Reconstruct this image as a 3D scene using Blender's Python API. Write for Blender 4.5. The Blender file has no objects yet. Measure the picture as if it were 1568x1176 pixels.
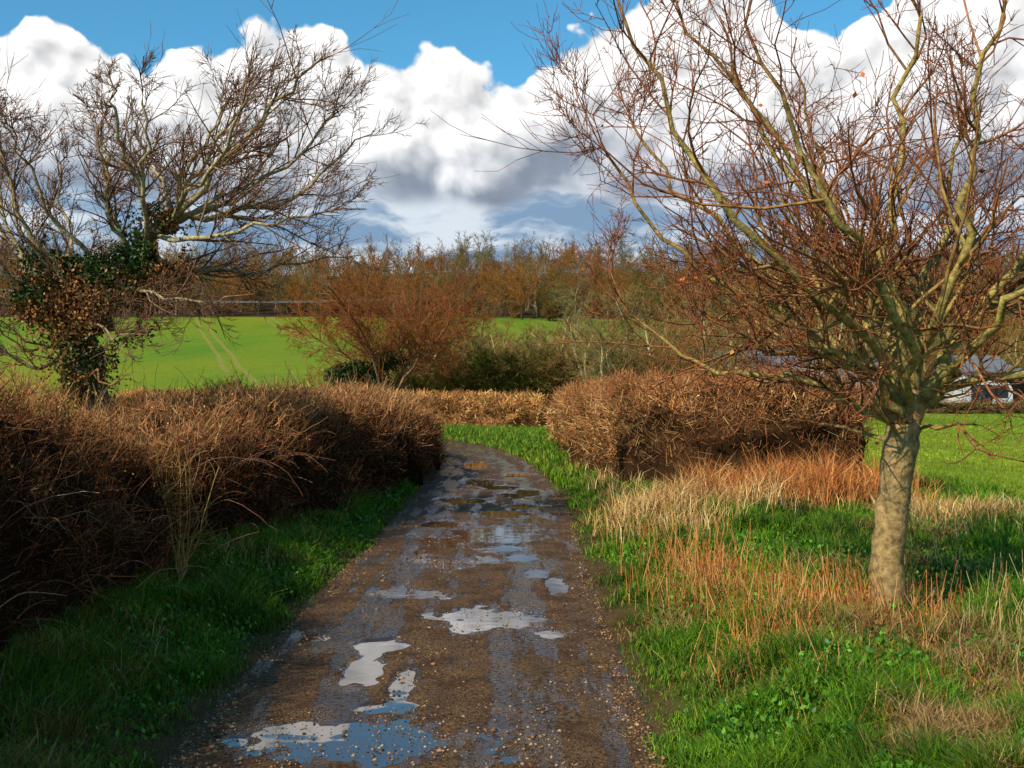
import bpy, math, numpy as np
rng=np.random.default_rng(11)
U=rng.uniform
scene=bpy.context.scene
scene.view_settings.view_transform='Standard'
scene.view_settings.look='None'
scene.view_settings.exposure=0
# ------------------------------------------------------------ utils
def ss(a,b,x):
    t=np.clip((np.asarray(x,float)-a)/(b-a),0,1); return t*t*(3-2*t)
_tab=np.random.default_rng(5).random((256,256))
def vn(x,y,s=0):
    x=np.asarray(x,float)+s*17.3+1000; y=np.asarray(y,float)+s*31.7+1000
    xi=np.floor(x).astype(int); yi=np.floor(y).astype(int)
    fx=x-xi; fy=y-yi; fx=fx*fx*(3-2*fx); fy=fy*fy*(3-2*fy)
    a=_tab[xi%256,yi%256]; b=_tab[(xi+1)%256,yi%256]; c=_tab[xi%256,(yi+1)%256]; d=_tab[(xi+1)%256,(yi+1)%256]
    return (a*(1-fx)+b*fx)*(1-fy)+(c*(1-fx)+d*fx)*fy
def fbm(x,y,s=0,o=4):
    r=0;a=.5;f=1
    for i in range(o):
        r=r+a*(vn(np.asarray(x)*f,np.asarray(y)*f,s+i)-.5); a*=.5; f*=2.03
    return r
def nrm(v): return v/np.maximum(np.linalg.norm(v,axis=-1,keepdims=True),1e-9)
def cr(pts,n):
    p=np.array(pts,float); P=np.vstack([2*p[0]-p[1],p,2*p[-1]-p[-2]])
    out=[]
    for t in np.linspace(0,len(p)-1-1e-6,n):
        i=int(t); f=t-i; a,b,c,d=P[i],P[i+1],P[i+2],P[i+3]
        out.append(.5*((2*b)+(-a+c)*f+(2*a-5*b+4*c-d)*f*f+(-a+3*b-3*c+d)*f**3))
    return np.array(out)
class MB:
    def __init__(s): s.V=[];s.C=[];s.Q=[];s.T=[];s.n=0
    def add(s,V,C,Q=None,T=None):
        V=np.asarray(V,float).reshape(-1,3); C=np.asarray(C,float).reshape(-1,3)
        s.V.append(V); s.C.append(C)
        if Q is not None: s.Q.append(np.asarray(Q).reshape(-1,4)+s.n)
        if T is not None: s.T.append(np.asarray(T).reshape(-1,3)+s.n)
        s.n+=len(V)
    def mesh(s,name,mat,smooth=False):
        V=np.concatenate(s.V); C=np.concatenate(s.C)
        Q=np.concatenate(s.Q) if s.Q else np.zeros((0,4),int)
        T=np.concatenate(s.T) if s.T else np.zeros((0,3),int)
        me=bpy.data.meshes.new(name)
        me.vertices.add(len(V)); me.vertices.foreach_set('co',V.astype(np.float32).ravel())
        L=np.concatenate([Q.ravel(),T.ravel()]).astype(np.int32)
        me.loops.add(len(L)); me.loops.foreach_set('vertex_index',L)
        st=np.concatenate([np.arange(len(Q))*4,len(Q)*4+np.arange(len(T))*3]).astype(np.int32)
        me.polygons.add(len(st)); me.polygons.foreach_set('loop_start',st)
        me.update(calc_edges=True)
        if smooth: me.polygons.foreach_set('use_smooth',np.ones(len(st),bool))
        at=me.attributes.new('Col','FLOAT_COLOR','POINT')
        at.data.foreach_set('color',np.hstack([np.clip(C,0,1),np.ones((len(C),1))]).astype(np.float32).ravel())
        me.materials.append(mat)
        return me
    def obj(s,name,mat,smooth=False,parent=None):
        o=bpy.data.objects.new(name,s.mesh(name,mat,smooth)); scene.collection.objects.link(o)
        if parent: o.parent=parent
        return o
def empty(name,loc=(0,0,0)):
    e=bpy.data.objects.new(name,None); scene.collection.objects.link(e); return e
def pick(cols,n,w=None,var=.25):
    c=np.array(cols,float); i=rng.choice(len(c),n,p=w); return np.clip(c[i]*(1+U(-var,var,(n,1))),0,1)
# ------------------------------------------------------------ materials
def newmat(name):
    m=bpy.data.materials.new(name); m.use_nodes=True; return m,m.node_tree,m.node_tree.nodes['Principled BSDF']
def vegmat(name,rough=.75,spec=.2,noise=0,nscale=20,bump=0,simple=False):
    m,nt,b=newmat(name); N=nt.nodes; Lk=nt.links
    a=N.new('ShaderNodeAttribute'); a.attribute_name='Col'
    col=a.outputs['Color']
    if simple:
        d=N.new('ShaderNodeBsdfDiffuse'); Lk.new(col,d.inputs['Color']); Lk.new(d.outputs[0],N['Material Output'].inputs['Surface']); N.remove(b); return m
    if noise:
        g=N.new('ShaderNodeNewGeometry'); t=N.new('ShaderNodeTexNoise'); t.inputs['Scale'].default_value=nscale; t.inputs['Detail'].default_value=6; t.inputs['Roughness'].default_value=.62
        Lk.new(g.outputs['Position'],t.inputs['Vector'])
        mr=N.new('ShaderNodeMapRange'); mr.inputs[1].default_value=.32; mr.inputs[2].default_value=.68; mr.inputs[3].default_value=1-noise; mr.inputs[4].default_value=1+noise
        Lk.new(t.outputs['Fac'],mr.inputs[0])
        mx=N.new('ShaderNodeVectorMath'); mx.operation='SCALE'; Lk.new(col,mx.inputs[0]); Lk.new(mr.outputs[0],mx.inputs['Scale']); col=mx.outputs[0]
        if bump:
            bp=N.new('ShaderNodeBump'); bp.inputs['Strength'].default_value=1; bp.inputs['Distance'].default_value=bump
            Lk.new(t.outputs['Fac'],bp.inputs['Height']); Lk.new(bp.outputs[0],b.inputs['Normal'])
    Lk.new(col,b.inputs['Base Color']); b.inputs['Roughness'].default_value=rough; b.inputs['Specular IOR Level'].default_value=spec
    return m
M_grass=vegmat('grass_blade',.5,.12)
M_twig=vegmat('twig',simple=True)
M_bark=vegmat('bark',.8,.12,noise=.6,nscale=17,bump=.018)
M_leaf=vegmat('leaf',.45,.18)
M_far=vegmat('far_branch',simple=True)
M_ground=vegmat('earth_and_field',.9,.05,noise=.25,nscale=2.5,bump=.03)
# ------------------------------------------------------------ road path & terrain
RP=cr([(-.4,-14),(-.5,-4),(-.52,3),(-.58,9),(-.55,14),(-.47,19),(-.5,23),(-.72,28),(-1.2,33.5),(-2.3,39.5),(-4.3,44.8),(-8,48.6),(-14,52),(-24,56),(-40,60)],140)
def roaddist(x,y):
    x=np.asarray(x,float); y=np.asarray(y,float); d=np.full(x.shape,1e9)
    m=(y<75)&(x>-60)&(x<30)
    xx=x[m]; yy=y[m]; dd=np.full(xx.shape,1e9)
    for i in range(0,len(RP)-2,2):
        a=RP[i]; b=RP[i+2]; e=b-a; l=e@e
        t=np.clip(((xx-a[0])*e[0]+(yy-a[1])*e[1])/l,0,1)
        dd=np.minimum(dd,np.hypot(xx-a[0]-t*e[0],yy-a[1]-t*e[1]))
    d[m]=dd; return d
def terr(x,y,rd=None):
    x=np.asarray(x,float); y=np.asarray(y,float)
    if rd is None: rd=roaddist(x,y)
    z=-.06+.08*ss(1.22,1.6,rd)+.28*ss(1.6,2.9,rd)
    z=z-.14*ss(6,12,x)*ss(12,20,y)
    z=z+.24*fbm(x*.9,y*.9,3)*ss(1.5,2.5,rd)
    s=62+45*ss(-8,20,x)
    t=np.clip((y-s)/(262-s),0,1); z=z+17.5*(t**1.35)
    t=np.clip((y-262)/160,0,1); z=z+27*(t*.6+.4*t*t*(3-2*t))
    z=z+ss(200,420,y)*5*fbm(x/90,y/90,9)*2
    return z
def axis(a,b,step,lim,g=1.12):
    v=list(np.arange(a,b+1e-6,step)); s=step
    while v[-1]<lim: s=min(s*g,60); v.append(v[-1]+s)
    return v
xr=axis(0,9,.15,1600,1.06); xs=np.array(sorted(set([-a for a in xr]+xr)))
ys=np.array([-60,-30,-15,-8,-4,-2]+axis(0,30,.18,1600,1.03))
X,Y=np.meshgrid(xs,ys,indexing='ij'); rd=roaddist(X,Y); Z=terr(X,Y,rd)
def ground_col(x,y,rd):
    n=fbm(x*.5,y*.5,20)[...,None]; n2=fbm(x*.05,y*.02,24)[...,None]
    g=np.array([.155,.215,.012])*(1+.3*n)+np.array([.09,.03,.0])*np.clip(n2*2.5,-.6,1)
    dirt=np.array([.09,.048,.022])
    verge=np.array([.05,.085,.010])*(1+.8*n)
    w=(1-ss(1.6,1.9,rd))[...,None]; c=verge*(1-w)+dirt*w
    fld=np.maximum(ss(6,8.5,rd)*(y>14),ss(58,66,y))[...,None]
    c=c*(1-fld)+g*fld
    bare=ss(.06,.16,fbm(x*.06+3,y*.02,33))[...,None]*(ss(64,76,y)*(1-ss(130,190,y)))[...,None]
    c=c*(1-bare*.6)+np.array([.34,.20,.07])*bare*.6
    return c
nx,ny=X.shape; idx=np.arange(nx*ny).reshape(nx,ny)
Qd=np.stack([idx[:-1,:-1],idx[1:,:-1],idx[1:,1:],idx[:-1,1:]],-1)
mb=MB()
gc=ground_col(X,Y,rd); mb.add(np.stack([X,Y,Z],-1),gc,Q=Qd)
nt=M_ground.node_tree; N=nt.nodes; Lk=nt.links; b=N['Principled BSDF']
src=b.inputs['Base Color'].links[0].from_socket
g=N.new('ShaderNodeNewGeometry'); sp=N.new('ShaderNodeSeparateXYZ'); Lk.new(g.outputs['Position'],sp.inputs[0])
def mth(op,a,b_=None,c=None):
    r=N.new('ShaderNodeMath'); r.operation=op
    for i,q in enumerate([a,b_,c]):
        if q is None: continue
        if isinstance(q,(int,float)): r.inputs[i].default_value=q
        else: Lk.new(q,r.inputs[i])
    return r.outputs[0]
def mrange(v,a,b_,c,d):
    r=N.new('ShaderNodeMapRange'); r.inputs[1].default_value=a; r.inputs[2].default_value=b_; r.inputs[3].default_value=c; r.inputs[4].default_value=d; Lk.new(v,r.inputs[0]); return r.outputs[0]
def mixc(f,a,b_):
    r=N.new('ShaderNodeMix'); r.data_type='RGBA'; Lk.new(f,r.inputs[0])
    for k,q in ((6,a),(7,b_)):
        if isinstance(q,tuple): r.inputs[k].default_value=(*q,1)
        else: Lk.new(q,r.inputs[k])
    return r.outputs[2]
def noise(sc,det=6,vec=None,rough=.55,dim='3D'):
    t=N.new('ShaderNodeTexNoise'); t.noise_dimensions=dim; t.inputs['Scale'].default_value=sc; t.inputs['Detail'].default_value=det; t.inputs['Roughness'].default_value=rough
    Lk.new(vec or g.outputs['Position'],t.inputs['Vector']); return t.outputs['Fac']
xw=mth('ADD',mth('ADD',sp.outputs[0],mth('MULTIPLY',sp.outputs[1],.30)),mth('MULTIPLY',noise(.03,1),1.5))
tr_=mth('ABSOLUTE',mth('SUBTRACT',mth('MULTIPLY',mth('FRACT',mth('DIVIDE',xw,15)),15),7.5))
tl=mth('MULTIPLY',mrange(mth('ABSOLUTE',mth('SUBTRACT',tr_,.9)),.15,.45,.6,0),mth('MULTIPLY',mrange(sp.outputs[1],62,70,0,1),mrange(sp.outputs[1],255,262,1,0)))
cc=mixc(tl,src,(.30,.22,.06))
Lk.new(mixc(mrange(mth('ADD',sp.outputs[1],mth('MULTIPLY',noise(.05,3),10)),262,266,0,1),cc,(.06,.036,.016)),b.inputs['Base Color'])
mb.obj('ground',M_ground,True)
# ------------------------------------------------------------ road with potholes
PUD=[(-.92,7.0,.72,.46),(-.83,7.75,.18,.14),(-1.14,8.7,.13,.5),(-.80,8.4,.07,.4),(-.10,10.6,.66,.44),(.34,10.05,.28,.2),(-.35,10.3,.3,.15),
     (-1.03,12.0,.38,.28),(-1.06,9.6,.24,.18),(-.84,14.1,.46,.46),(-.35,16.6,.78,.75),(-.85,15.9,.3,.5),(-1.05,15.2,.22,.3),(-.15,15.2,.3,.35),(.18,14.5,.2,.3),(.1,17.3,.3,.5),
     (-.95,17.9,.35,.5),(-.2,19.4,.5,.6),(-.85,21.4,.4,.6),(.2,22.8,.45,.8),(-.75,25.5,.4,.8),(.15,27.5,.35,.9),(-.9,31,.4,1.2),(-1.7,9.9,.12,.2),
     (.5,12.4,.12,.5),(.4,18.6,.2,.5),(.25,20.6,.3,.5),(-.3,24.3,.3,.5),(.3,13.3,.12,.3)]
seg=np.linalg.norm(np.diff(RP,axis=0),axis=1); S=np.concatenate([[0],np.cumsum(seg)])
s=0; st=[]
while s<S[-1]:
    st.append(s); yy=np.interp(s,S,RP[:,1]); s+= .3 if yy<4 else .025 if yy<12 else .045 if yy<20 else .09 if yy<32 else .3
st=np.array(st); cx=np.interp(st,S,RP[:,0]); cy=np.interp(st,S,RP[:,1])
tx=np.gradient(cx,st); ty=np.gradient(cy,st); l=np.hypot(tx,ty); tx/=l; ty/=l
ac=np.linspace(-1.8,1.8,145)
RX=cx[:,None]+ac[None]*ty[:,None]; RY=cy[:,None]-ac[None]*tx[:,None]
h=.008+.012*fbm(RX*1.3,RY*.9,40)+.014*fbm(RX*7,RY*7,41,3)-.004*np.exp(-((np.abs(ac)[None]-.78)/.22)**2)
h=np.maximum(h,.0)
A=np.abs(ac)[None]+.34*fbm(RX*.9,RY*.9,44)+.22*fbm(RX*5,RY*5,45)
h=h-.11*ss(1.4,1.75,A)
PD=np.zeros_like(h)
nz=2.0*fbm(RX*2.6,RY*1.8,50)+1.3*fbm(RX*9,RY*6,51,4)
for (px,py,a,b) in PUD:
    r=np.sqrt(((RX-px)/a)**2+((RY-py)/b)**2)
    PD=np.maximum(PD,1-ss(.45,1.45,r+nz*(.6 if py<7.5 and a>.5 else 1)))
h=h-.042*PD
idx=np.arange(RX.size).reshape(RX.shape)
Qd=np.stack([idx[:-1,:-1],idx[:-1,1:],idx[1:,1:],idx[1:,:-1]],-1)
lat=np.abs(ac)[None]+0*RX
mb=MB(); mb.add(np.stack([RX,RY,h],-1),np.stack([PD.ravel(),np.clip(lat.ravel()/2,0,1),0*PD.ravel()],-1),Q=Qd)
m,nt,b=newmat('wet_muddy_asphalt'); N=nt.nodes; Lk=nt.links
g=N.new('ShaderNodeNewGeometry'); sp=N.new('ShaderNodeSeparateXYZ'); Lk.new(g.outputs['Position'],sp.inputs[0])
mp=N.new('ShaderNodeMapping'); mp.inputs['Scale'].default_value=(2.4,.34,1); Lk.new(g.outputs['Position'],mp.inputs[0])
streak=noise(1.6,5,mp.outputs[0],dim='2D',rough=.6); fine=noise(26,6,rough=.7,dim='2D'); med=noise(3.5,5,dim='2D')
at=N.new('ShaderNodeAttribute'); at.attribute_name='Col'; sa=N.new('ShaderNodeSeparateXYZ'); Lk.new(at.outputs['Vector'],sa.inputs[0]); pd=sa.outputs[0]
track=mrange(mth('ABSOLUTE',mth('SUBTRACT',sa.outputs[1],.36)),.03,.2,.14,0)
wet=mth('ADD',mrange(pd,.05,.5,0,1),mrange(mth('ADD',streak,track),.50,.64,0,.9)); wet=mth('ADD',wet,mrange(fine,.35,.65,-.4,.4))
wet=mth('ADD',wet,mrange(sp.outputs[1],11,24,0,.25))
wetc=mrange(wet,.42,.80,0,1)
c=mixc(mrange(med,.38,.62,0,1),(.12,.056,.022),(.22,.118,.045))
c=mixc(mrange(fine,.40,.58,0,1),(.045,.023,.011),c)
c=mixc(mth('MULTIPLY',wetc,.8),c,(.028,.017,.011))
vo=N.new('ShaderNodeTexVoronoi'); vo.voronoi_dimensions='2D'; vo.inputs['Scale'].default_value=48; Lk.new(g.outputs['Position'],vo.inputs['Vector'])
peb=mth('MULTIPLY',mrange(vo.outputs['Distance'],.18,.36,1,0),mrange(noise(2.2,3,dim='2D'),.46,.56,0,1))
c=mixc(mth('MULTIPLY',peb,.8),c,(.38,.22,.10))
Lk.new(c,b.inputs['Base Color']); Lk.new(mrange(wetc,0,1,.7,.10),b.inputs['Roughness'])
Lk.new(mrange(wetc,0,1,.12,.9),b.inputs['Specular IOR Level'])
bh=mth('ADD',mth('MULTIPLY',fine,.8),mth('MULTIPLY',peb,.5))
bh=mth('MULTIPLY',bh,mrange(wetc,0,1,1.3,.35))
bp=N.new('ShaderNodeBump'); bp.inputs['Distance'].default_value=.022; bp.inputs['Strength'].default_value=1; Lk.new(bh,bp.inputs['Height']); Lk.new(bp.outputs[0],b.inputs['Normal'])
mb.obj('country_lane',m,True)
m,nt,b=newmat('puddle_water'); b.inputs['Base Color'].default_value=(.05,.032,.018,1); b.inputs['Roughness'].default_value=.01; b.inputs['IOR'].default_value=2.0
N=nt.nodes;Lk=nt.links
t=N.new('ShaderNodeTexNoise'); t.inputs['Scale'].default_value=4; t.inputs['Detail'].default_value=1; g=N.new('ShaderNodeNewGeometry'); Lk.new(g.outputs['Position'],t.inputs['Vector'])
bp=N.new('ShaderNodeBump'); bp.inputs['Distance'].default_value=.0012; Lk.new(t.outputs['Fac'],bp.inputs['Height']); Lk.new(bp.outputs[0],b.inputs['Normal'])
mbp=MB(); k=np.where((cy>4)&(cy<40))[0][::8]; a=np.stack([cx[k]-1.25*ty[k],cy[k]+1.25*tx[k],np.full(len(k),-.0115)],-1); b2=np.stack([cx[k]+1.25*ty[k],cy[k]-1.25*tx[k],np.full(len(k),-.0115)],-1)
V=np.stack([a,b2],1); ii=np.arange(len(k)-1)*2; mbp.add(V,np.full((len(k)*2,3),.05),Q=np.stack([ii,ii+1,ii+3,ii+2],-1)); mbp.obj('puddles',m,True)
n=13000
y=6+ (40-6)*rng.random(n)**2.2; i=np.interp(y,RP[:120,1],RP[:120,0]); sgn=rng.choice([-1,1],n)
off=np.where(rng.random(n)<.45,sgn*(1.45-np.abs(rng.normal(0,.14,n))),U(-1.4,1.4,n)); x=i+off
k=(fbm(x*1.5,y*1.0,60)>.03)|(np.abs(off)>1.25); x=x[k];y=y[k];n=len(x)
oc=np.array([(1,0,0),(0,1,0),(-1,0,0),(0,-1,0),(0,0,1),(0,0,-1)],float); of=np.array([(0,1,4),(1,2,4),(2,3,4),(3,0,4),(1,0,5),(2,1,5),(3,2,5),(0,3,5)])
sz=rng.lognormal(-4.8,.4,n)[:,None,None]*np.array([1,1,.6])*U(.7,1.3,(n,6,1)); a=U(0,6.28,n); R=np.stack([np.cos(a),-np.sin(a),np.zeros(n),np.sin(a),np.cos(a),np.zeros(n),np.zeros(n),np.zeros(n),np.ones(n)],-1).reshape(n,3,3)
V=np.einsum('nij,nkj->nki',R,oc[None]*sz)+np.stack([x,y,np.full(n,.006)],-1)[:,None]
mb=MB(); mb.add(V,np.repeat(pick([(.24,.12,.05),(.36,.2,.09),(.12,.07,.04),(.42,.28,.15)],n),6,0),T=(of[None]+6*np.arange(n)[:,None,None])); mb.obj('gravel',M_twig)
# ------------------------------------------------------------ vegetation primitives
def tubes(mb,P,R,S,C):
    N_,K,_=P.shape; T=nrm(np.gradient(P,axis=1)); mt=nrm(T.mean(1)); ref=np.where(np.abs(mt[:,2:3])<.85,np.array([[0,0,1.]]),np.array([[1.,0,0]]))
    u=nrm(np.cross(T,ref[:,None])); v=np.cross(T,u); a=np.arange(S)*2*np.pi/S
    ring=P[:,:,None]+R[:,:,None,None]*(np.cos(a)[:,None]*u[:,:,None]+np.sin(a)[:,None]*v[:,:,None])
    idx=np.arange(N_*K*S).reshape(N_,K,S); n2=np.roll(idx,-1,2)
    Q=np.stack([idx[:,:-1],n2[:,:-1],n2[:,1:],idx[:,1:]],-1)
    if C.ndim==2: C=np.repeat(C[:,None],K,1)
    mb.add(ring,np.repeat(C[:,:,None],S,2),Q=Q)
def ribbons(mb,p,d,L,w,C):
    n=len(p); d=nrm(d); s=nrm(np.cross(d,rng.normal(size=(n,3))))*(w/2)[:,None]; q=p+d*L[:,None]
    V=np.stack([p-s,p+s,q+s*.4,q-s*.4],1); mb.add(V,np.repeat(C,4,0),Q=np.arange(4*n).reshape(n,4))
def leaves(mb,p,size,C,up=.3):
    n=len(p); d=nrm(rng.normal(size=(n,3))+np.array([0,0,up])); e=nrm(np.cross(d,rng.normal(size=(n,3))))
    s=size[:,None]; V=np.stack([p-d*s*.5,p+e*s*.35,p+d*s*.6,p-e*s*.35],1); mb.add(V,np.repeat(C,4,0),Q=np.arange(4*n).reshape(n,4))
def blades(mb,x,y,h,w,lean,C,z0=None,rootdark=.75):
    n=len(x); z=terr(x,y)-.01 if z0 is None else z0
    p=np.stack([x,y,z],-1); a=U(0,np.pi,n); s=np.stack([np.cos(a),np.sin(a),0*a],-1)*(w/2)[:,None]
    b=U(0,2*np.pi,n); ln=np.stack([np.cos(b),np.sin(b),0*b],-1)*(lean*h)[:,None]; up=np.array([0,0,1.])
    m_=p+ln*.3+up*(h*.55)[:,None]; t=p+ln+up*(h*(1-.3*lean))[:,None]
    V=np.stack([p-s,p+s,m_+s*.75,m_-s*.75,t],1); i=5*np.arange(n)[:,None]
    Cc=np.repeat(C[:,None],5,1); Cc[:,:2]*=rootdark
    mb.add(V,Cc,Q=i+np.array([0,1,2,3]),T=i+np.array([3,2,4]))
def spawn(P,R,n,t0,t1,a0,a1,L,K,trop,wob,rr,rend=.3,decay=.5,rmin=.0015,rmax=1):
    N_,Kp,_=P.shape; ii=np.repeat(np.arange(N_),n); M=len(ii); t=U(t0,t1,M)*(Kp-1); k=np.minimum(t.astype(int),Kp-2); f=(t-k)[:,None]
    p=P[ii,k]*(1-f)+P[ii,k+1]*f; T=nrm(P[ii,k+1]-P[ii,k]); r=R[ii,k]*(1-f[:,0])+R[ii,k+1]*f[:,0]
    pl=np.linalg.norm(np.diff(P,axis=1),axis=2).sum(1)[ii]
    ln=(pl*L if L<0.999 else np.full(M,L-1))*(1-decay*t/(Kp-1))*U(.6,1.3,M)
    pr=nrm(np.cross(T,rng.normal(size=(M,3)))); a=U(a0,a1,M)[:,None]; d=nrm(np.cos(a)*T+np.sin(a)*pr)
    pts=[p]; sl=(ln/(K-1))[:,None]
    for q in range(K-1):
        d=nrm(d+wob*rng.normal(size=(M,3))+np.array(trop)); pts.append(pts[-1]+d*sl)
    r0=np.clip(r*rr,rmin,rmax); RR=r0[:,None]*np.linspace(1,rend,K)[None]; return np.stack(pts,1),np.maximum(RR,rmin*.5)
def barkcol(R,thin,thick,r1=.006,r2=.05,var=.3):
    n=len(R); w=ss(r1,r2,R)[...,None]; c=(np.array(thin)*(1-w)+np.array(thick)*w)*(1+U(-var,var,(n,1,1))); return c
def grow(mb,P,R,levels,thin,thick,S0=8,r1=.006,r2=.05):
    tubes(mb,P,R,S0,barkcol(R,thin,thick,r1,r2,.12)); allt=[(P,R)]
    for lv in levels:
        S=lv.pop('S',4); src=lv.pop('src',[-1]); 
        new=[]
        for s_ in src:
            kw=dict(lv); 
            if s_!=src[0]: kw['n']=max(1,lv['n']//2)
            new.append(spawn(*allt[s_],**kw))
        P2=np.concatenate([a for a,b in new]); R2=np.concatenate([b for a,b in new])
        tubes(mb,P2,R2,S,barkcol(R2,thin,thick,r1,r2)); allt.append((P2,R2))
    return allt
# ------------------------------------------------------------ right foreground tree
D=9.3
def W(px,py,dy=0,D=D): # elevation-drawing units -> metres
    k=D/1742.; return ((px-784)*k,D+dy,2.2-(py-588)*k)
def limbset(L,K,r0,r1,D,jit=.02):
    P=[];R=[]
    for l in L:
        pts=[W(a,b,c,D) for a,b,c in l[0]]; q=cr(pts,K); q[1:]+=rng.normal(size=(K-1,3))*jit; P.append(q); R.append(np.linspace(l[1],l[2],K))
    return np.array(P),np.array(R)
tree=empty('bare_roadside_tree')
mb=MB()
tp=cr([W(1362,985),W(1363,950),W(1360,860),W(1368,770),W(1378,690),W(1388,640),W(1402,596)],24); tp[2:-1]+=rng.normal(size=(21,3))*.007
tr=np.interp(np.linspace(0,1,24),[0,.08,.2,.6,.85,1],[.21,.165,.145,.126,.132,.09])*(1+.05*rng.normal(size=24))
tubes(mb,tp[None],tr[None],16,np.full((1,24,3),1.)*np.array([.31,.20,.078]))
L=[([(1382,665,0),(1345,600,-.2),(1290,520,-.5),(1215,470,-.8),(1120,390,-1.0),(1040,300,-1.1),(985,190,-1.1),(935,90,-1.1),(900,10,-1.1)],.052,.006),
([(1390,640,0),(1365,540,.3),(1340,430,.6),(1300,320,.9),(1235,200,1.1),(1190,80,1.3),(1150,-60,1.4)],.052,.007),
([(1400,610,0),(1418,500,-.2),(1440,380,-.5),(1445,250,-.6),(1470,100,-.7),(1480,-80,-.8)],.054,.008),
([(1400,610,0),(1462,540,.1),(1530,450,.2),(1620,340,.3),(1690,180,.4),(1720,20,.4)],.06,.009),
([(1384,655,0),(1310,610,.3),(1215,575,.6),(1120,560,.9),(1030,500,1.1),(970,420,1.2),(945,330,1.2)],.034,.005),
([(1400,620,0),(1480,580,-.4),(1580,560,-.7),(1700,500,-.9),(1800,400,-1)],.042,.007),
([(1392,630,0),(1350,540,-.6),(1270,440,-1.1),(1180,330,-1.5),(1110,200,-1.7),(1075,60,-1.8)],.044,.006),
([(1400,610,0),(1400,500,.7),(1390,380,1.3),(1360,240,1.7),(1330,100,1.9),(1310,-60,2)],.046,.007),
([(1405,605,0),(1480,500,.7),(1560,400,1.3),(1620,260,1.7),(1640,80,2)],.046,.007),
([(1402,610,0),(1450,530,-.7),(1510,420,-1.3),(1550,280,-1.6),(1580,110,-1.8)],.044,.007),
([(1400,620,0),(1370,470,-.1),(1365,330,0),(1385,180,.1),(1400,0,.1),(1405,-120,.1)],.046,.007),
([(1392,640,0),(1330,575,-.2),(1250,545,-.4),(1150,540,-.7),(1075,480,-.9),(1020,400,-1)],.034,.005),
([(1385,650,0),(1330,550,.5),(1250,430,.9),(1150,320,1.2),(1060,230,1.4),(1000,120,1.5),(960,60,1.5)],.04,.006),
([(1388,645,0),(1300,560,-.3),(1180,480,-.4),(1080,430,-.4),(990,360,-.4),(930,250,-.4),(915,170,-.4)],.036,.005),
([(1390,640,0),(1330,530,.2),(1290,400,.3),(1250,280,.2),(1150,150,.2),(1060,30,.2),(1010,-60,.2)],.042,.006),
([(1400,615,0),(1430,480,.4),(1490,330,.7),(1530,180,.9),(1540,20,1.0)],.046,.007)]
P,R=limbset(L,18,0,0,D,.036)
TC=((.26,.085,.034),(.34,.25,.070))
grow(mb,P,R,[dict(n=15,t0=.14,t1=.97,a0=.5,a1=1.2,L=.33,K=7,trop=(0,0,.10),wob=.22,rr=.5,decay=.5,S=5),
 dict(n=7,t0=.12,t1=.98,a0=.45,a1=1.15,L=.55,K=6,trop=(0,0,.11),wob=.22,rr=.6,decay=.5,rmin=.0036,S=4,src=[-1,0]),
 dict(n=5,t0=.12,t1=.95,a0=.45,a1=1.1,L=.58,K=4,trop=(0,0,.11),wob=.18,rr=.6,decay=.4,rmin=.0031,S=3,src=[-1,1],rend=.6)],
 *TC,S0=8,r1=.005,r2=.024)
Ls=[([(1392,660,0),(1440,655,-.3),(1475,690,-.5),(1530,700,-.7)],.02,.004),([(1378,690,0),(1300,655,.2),(1240,640,.3),(1180,600,.4)],.022,.004),([(1380,680,0),(1350,640,-.3),(1290,590,-.6),(1230,560,-.8)],.02,.004),([(1398,640,0),(1450,610,.3),(1520,600,.6),(1580,570,.8)],.02,.004),
 ([(1384,665,0),(1310,620,-.3),(1250,610,-.5),(1180,590,-.6),(1110,540,-.6)],.022,.004)]
P2,R2=limbset(Ls,10,0,0,D,.02)
grow(mb,P2,R2,[dict(n=8,t0=.2,t1=.97,a0=.5,a1=1.2,L=.35,K=6,trop=(0,0,.08),wob=.2,rr=.55,S=4),dict(n=4,t0=.15,t1=.98,a0=.45,a1=1.1,L=.5,K=4,trop=(0,0,.1),wob=.15,rr=.6,rmin=.0026,S=3)],*TC,S0=6,r1=.005,r2=.028)
mb.obj('trunk_and_branches',M_bark,True,tree)
mb=MB(); n=90; ii=rng.integers(0,len(P),n); kk=rng.integers(6,16,n); leaves(mb,P[ii,kk]+rng.normal(size=(n,3))*.25,U(.03,.06,n),pick([(.6,.12,.02),(.45,.18,.03)],n)); mb.obj('dead_leaves',M_leaf,False,tree)
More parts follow.
